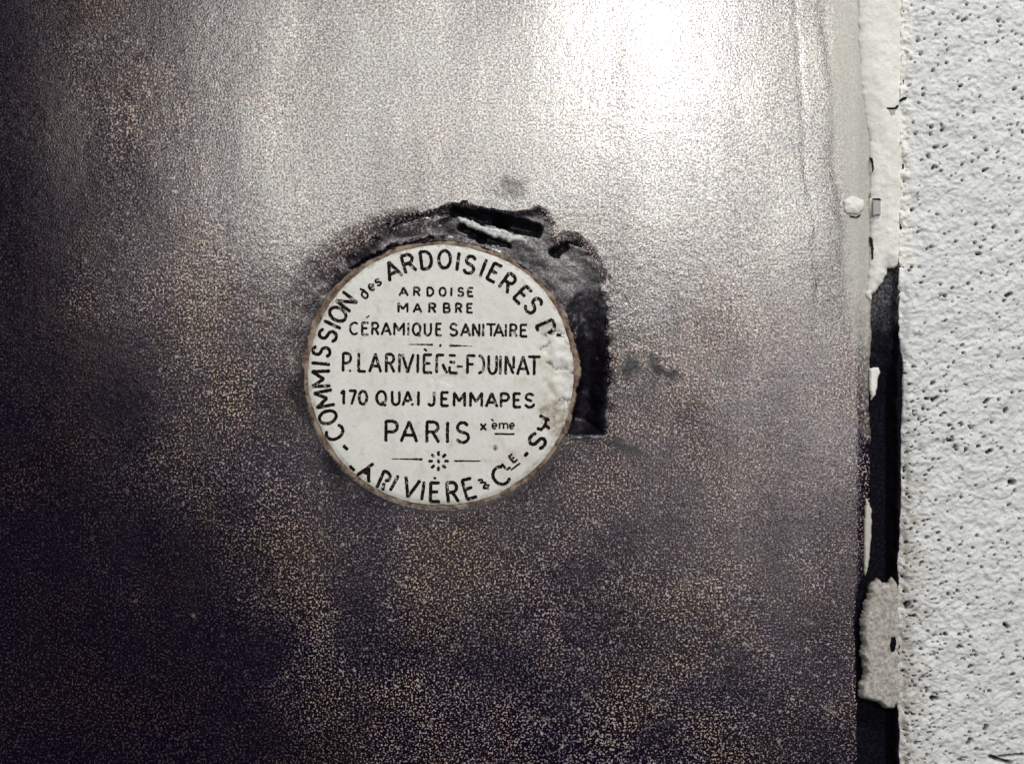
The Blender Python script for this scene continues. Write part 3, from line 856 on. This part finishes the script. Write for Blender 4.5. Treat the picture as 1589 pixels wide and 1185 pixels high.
# ring text, inner: - LARIVIERE & CLE -
for key, x, y, wd, ht, dr in [('A_worn', 567, 733, 24, 28, 0), ('R_rim_worn', 597, 745.5, 16, 28, -4), ('I', 612, 749, 10, 25, 4), ('V', 637, 756.5, 22, 29, 0), ('I', 656.5, 761, 10, 27, 0),
                              ('E', 675, 763, 16, 29, -2), ('R', 702, 763, 18, 30, 0), ('E', 728, 757.6, 17, 30, -2), ('C', 777, 738, 24, 28, -4), ('&', 751, 751, 15, 18, 0)]:
    glyph(key, x, y, wd, ht, 0 if key == 'A_worn' else up_in(x, y) + dr, 4.6 if key != '&' else 3.2)
glyph('-', 546.5, 726, 9, 4, 45, 4.4, 'dash'); glyph('-', 536.5, 694, 8, 4, 45, 4.8, 'dash'); glyph('-', 816.5, 704.5, 6, 4, -48, 5.0, 'dash')
glyph('L', 785, 722, 7, 12, -42, 3.4); glyph('E', 796, 710.5, 8, 12, -42, 3.2)
glyph('-', 800, 723.5, 18, 2, -38, 2.4, 'underline')
glyph([[(0, 0), (1, 1)]], 675, 741.5, 3, -1.0, 0, 3.2, 'accent')


def line(text, xs_, y0, y1, wds, ht, sw):
    for ch_, x, wd in zip(text, xs_, wds):
        t = (x - 530) / 300
        glyph(ch_, x, y0 + (y1 - y0) * t, wd, ht, 0.8, sw)


line('ARDOISE', [626.5, 647, 668, 687, 700.5, 715, 730], 451.5, 454, [13, 10, 10, 10, 6, 9, 9], 12.5, 3.0)
line('MARBRE', [625.5, 648, 671, 693.5, 712, 729], 476.5, 479, [15, 12, 11, 10, 10, 9], 13.5, 3.1)
line('CERAMIQUE', [549.7, 567, 582.6, 599.5, 619.5, 634, 646.7, 664, 681], 509.3, 513, [13, 11, 11, 14, 16, 6, 12, 11, 9], 18, 3.3)
line('SANITAIRE', [704, 722.8, 739, 750, 762, 774, 785, 796.7, 812.7], 509.3, 513, [12, 14, 11, 5, 13, 14, 5, 11, 11], 18, 3.3)
glyph([[(0, 0), (1, 1)]], 571, 491.3, 4, 3, 0, 2.6, 'accent')
glyph('-', 653, 534.5, 38, 1, 0.8, 3.0, 'rule_line', (0.25, 1.0)); glyph('-', 715, 536.5, 35, 1, 0.8, 3.4, 'rule_line', (1.0, 0.2))
glyph(arc(0.5, 0.5, 0.5, 0.5, 0, 360, 10) and [[(0.2, 0.5), (0.8, 0.5)]], 683.5, 535.8, 3, 3, 0, 4.2, 'dot')
for key, x, wd in [('P', 538.7, 14), ('L', 562, 12), ('A', 582.6, 17), ('R', 605.6, 14), ('I', 620, 6), ('V', 633, 17), ('I', 648.5, 6), ('E', 664, 14), ('R_name_worn', 685, 18),
                   ('E_name_worn', 704, 15), ('F', 731, 13), ('O_half', 745, 14), ('U', 764.5, 14), ('I', 776.5, 5), ('N_worn', 791, 14), ('A', 811.6, 17), ('T', 829, 18)]:
    t = (x - 538) / 292
    glyph(key, x, 561.8 + 5.4 * t, wd, 27.5, 0.8, 3.9)
glyph('-', 713.5, 568.5, 8, 2, 0, 3.2, 'hyphen'); glyph([[(0.2, 0.5), (0.8, 0.5)]], 543.5, 575, 3, 3, 0, 3.8, 'dot')
glyph([[(0, 1), (1, 0)]], 660.5, 542.8, 4, 3, 0, 3.0, 'accent')
for key, x, wd in [('1', 533, 9), ('7', 547.5, 11), ('0', 563.5, 13), ('Q', 592, 15), ('U', 614.4, 13), ('A_low_worn', 633, 15), ('I', 649.5, 6), ('J', 670, 13), ('E', 690.5, 12), ('M', 713, 18),
                   ('M', 739, 19), ('A', 763, 17), ('P', 783.5, 14), ('E', 802.4, 12), ('S_worn', 822, 14)]:
    t = (x - 533) / 290
    glyph(key, x, 616 + 5.2 * t, wd, 20.5, 0.8, 3.9)
for key, x, wd in [('P', 608, 21), ('A', 635, 24), ('R', 671.5, 21), ('I', 694.5, 8), ('S', 718, 20)]:
    glyph(key, x, 668.5 + 2.2 * (x - 608) / 110, wd, 31, 0.8, 4.4)
glyph('x', 750, 662, 8, 9, 0, 3.2)
for key, x, wd in [('e', 767.5, 8), ('m', 781.5, 14), ('e', 794.5, 8)]: glyph(key, x, 660.6, wd, 8.5, 0, 2.4)
glyph([[(0, 1), (1, 0)]], 764, 651.5, 3, 2.5, 0, 2.4, 'accent')
glyph('-', 783, 673, 30, 1, 0.5, 2.6, 'underline')
glyph('-', 632, 711.8, 48, 1, 1, 3.0, 'rule_line', (0.3, 1.0)); glyph('-', 725, 714.8, 42, 1, 0, 2.4, 'rule_line', (1.0, 0.7))
glyph([[(0.2, 0.5), (0.8, 0.5)]], 680.7, 715, 3.5, 3, 0, 5.6, 'dot')
for k in range(8):
    a = k * pi / 4; r = 12.2
    glyph('-', 680.7 + r * cos(a), 715 + r * 0.97 * sin(a), 5.5, 2, math.degrees(a), 4.0, 'petal')
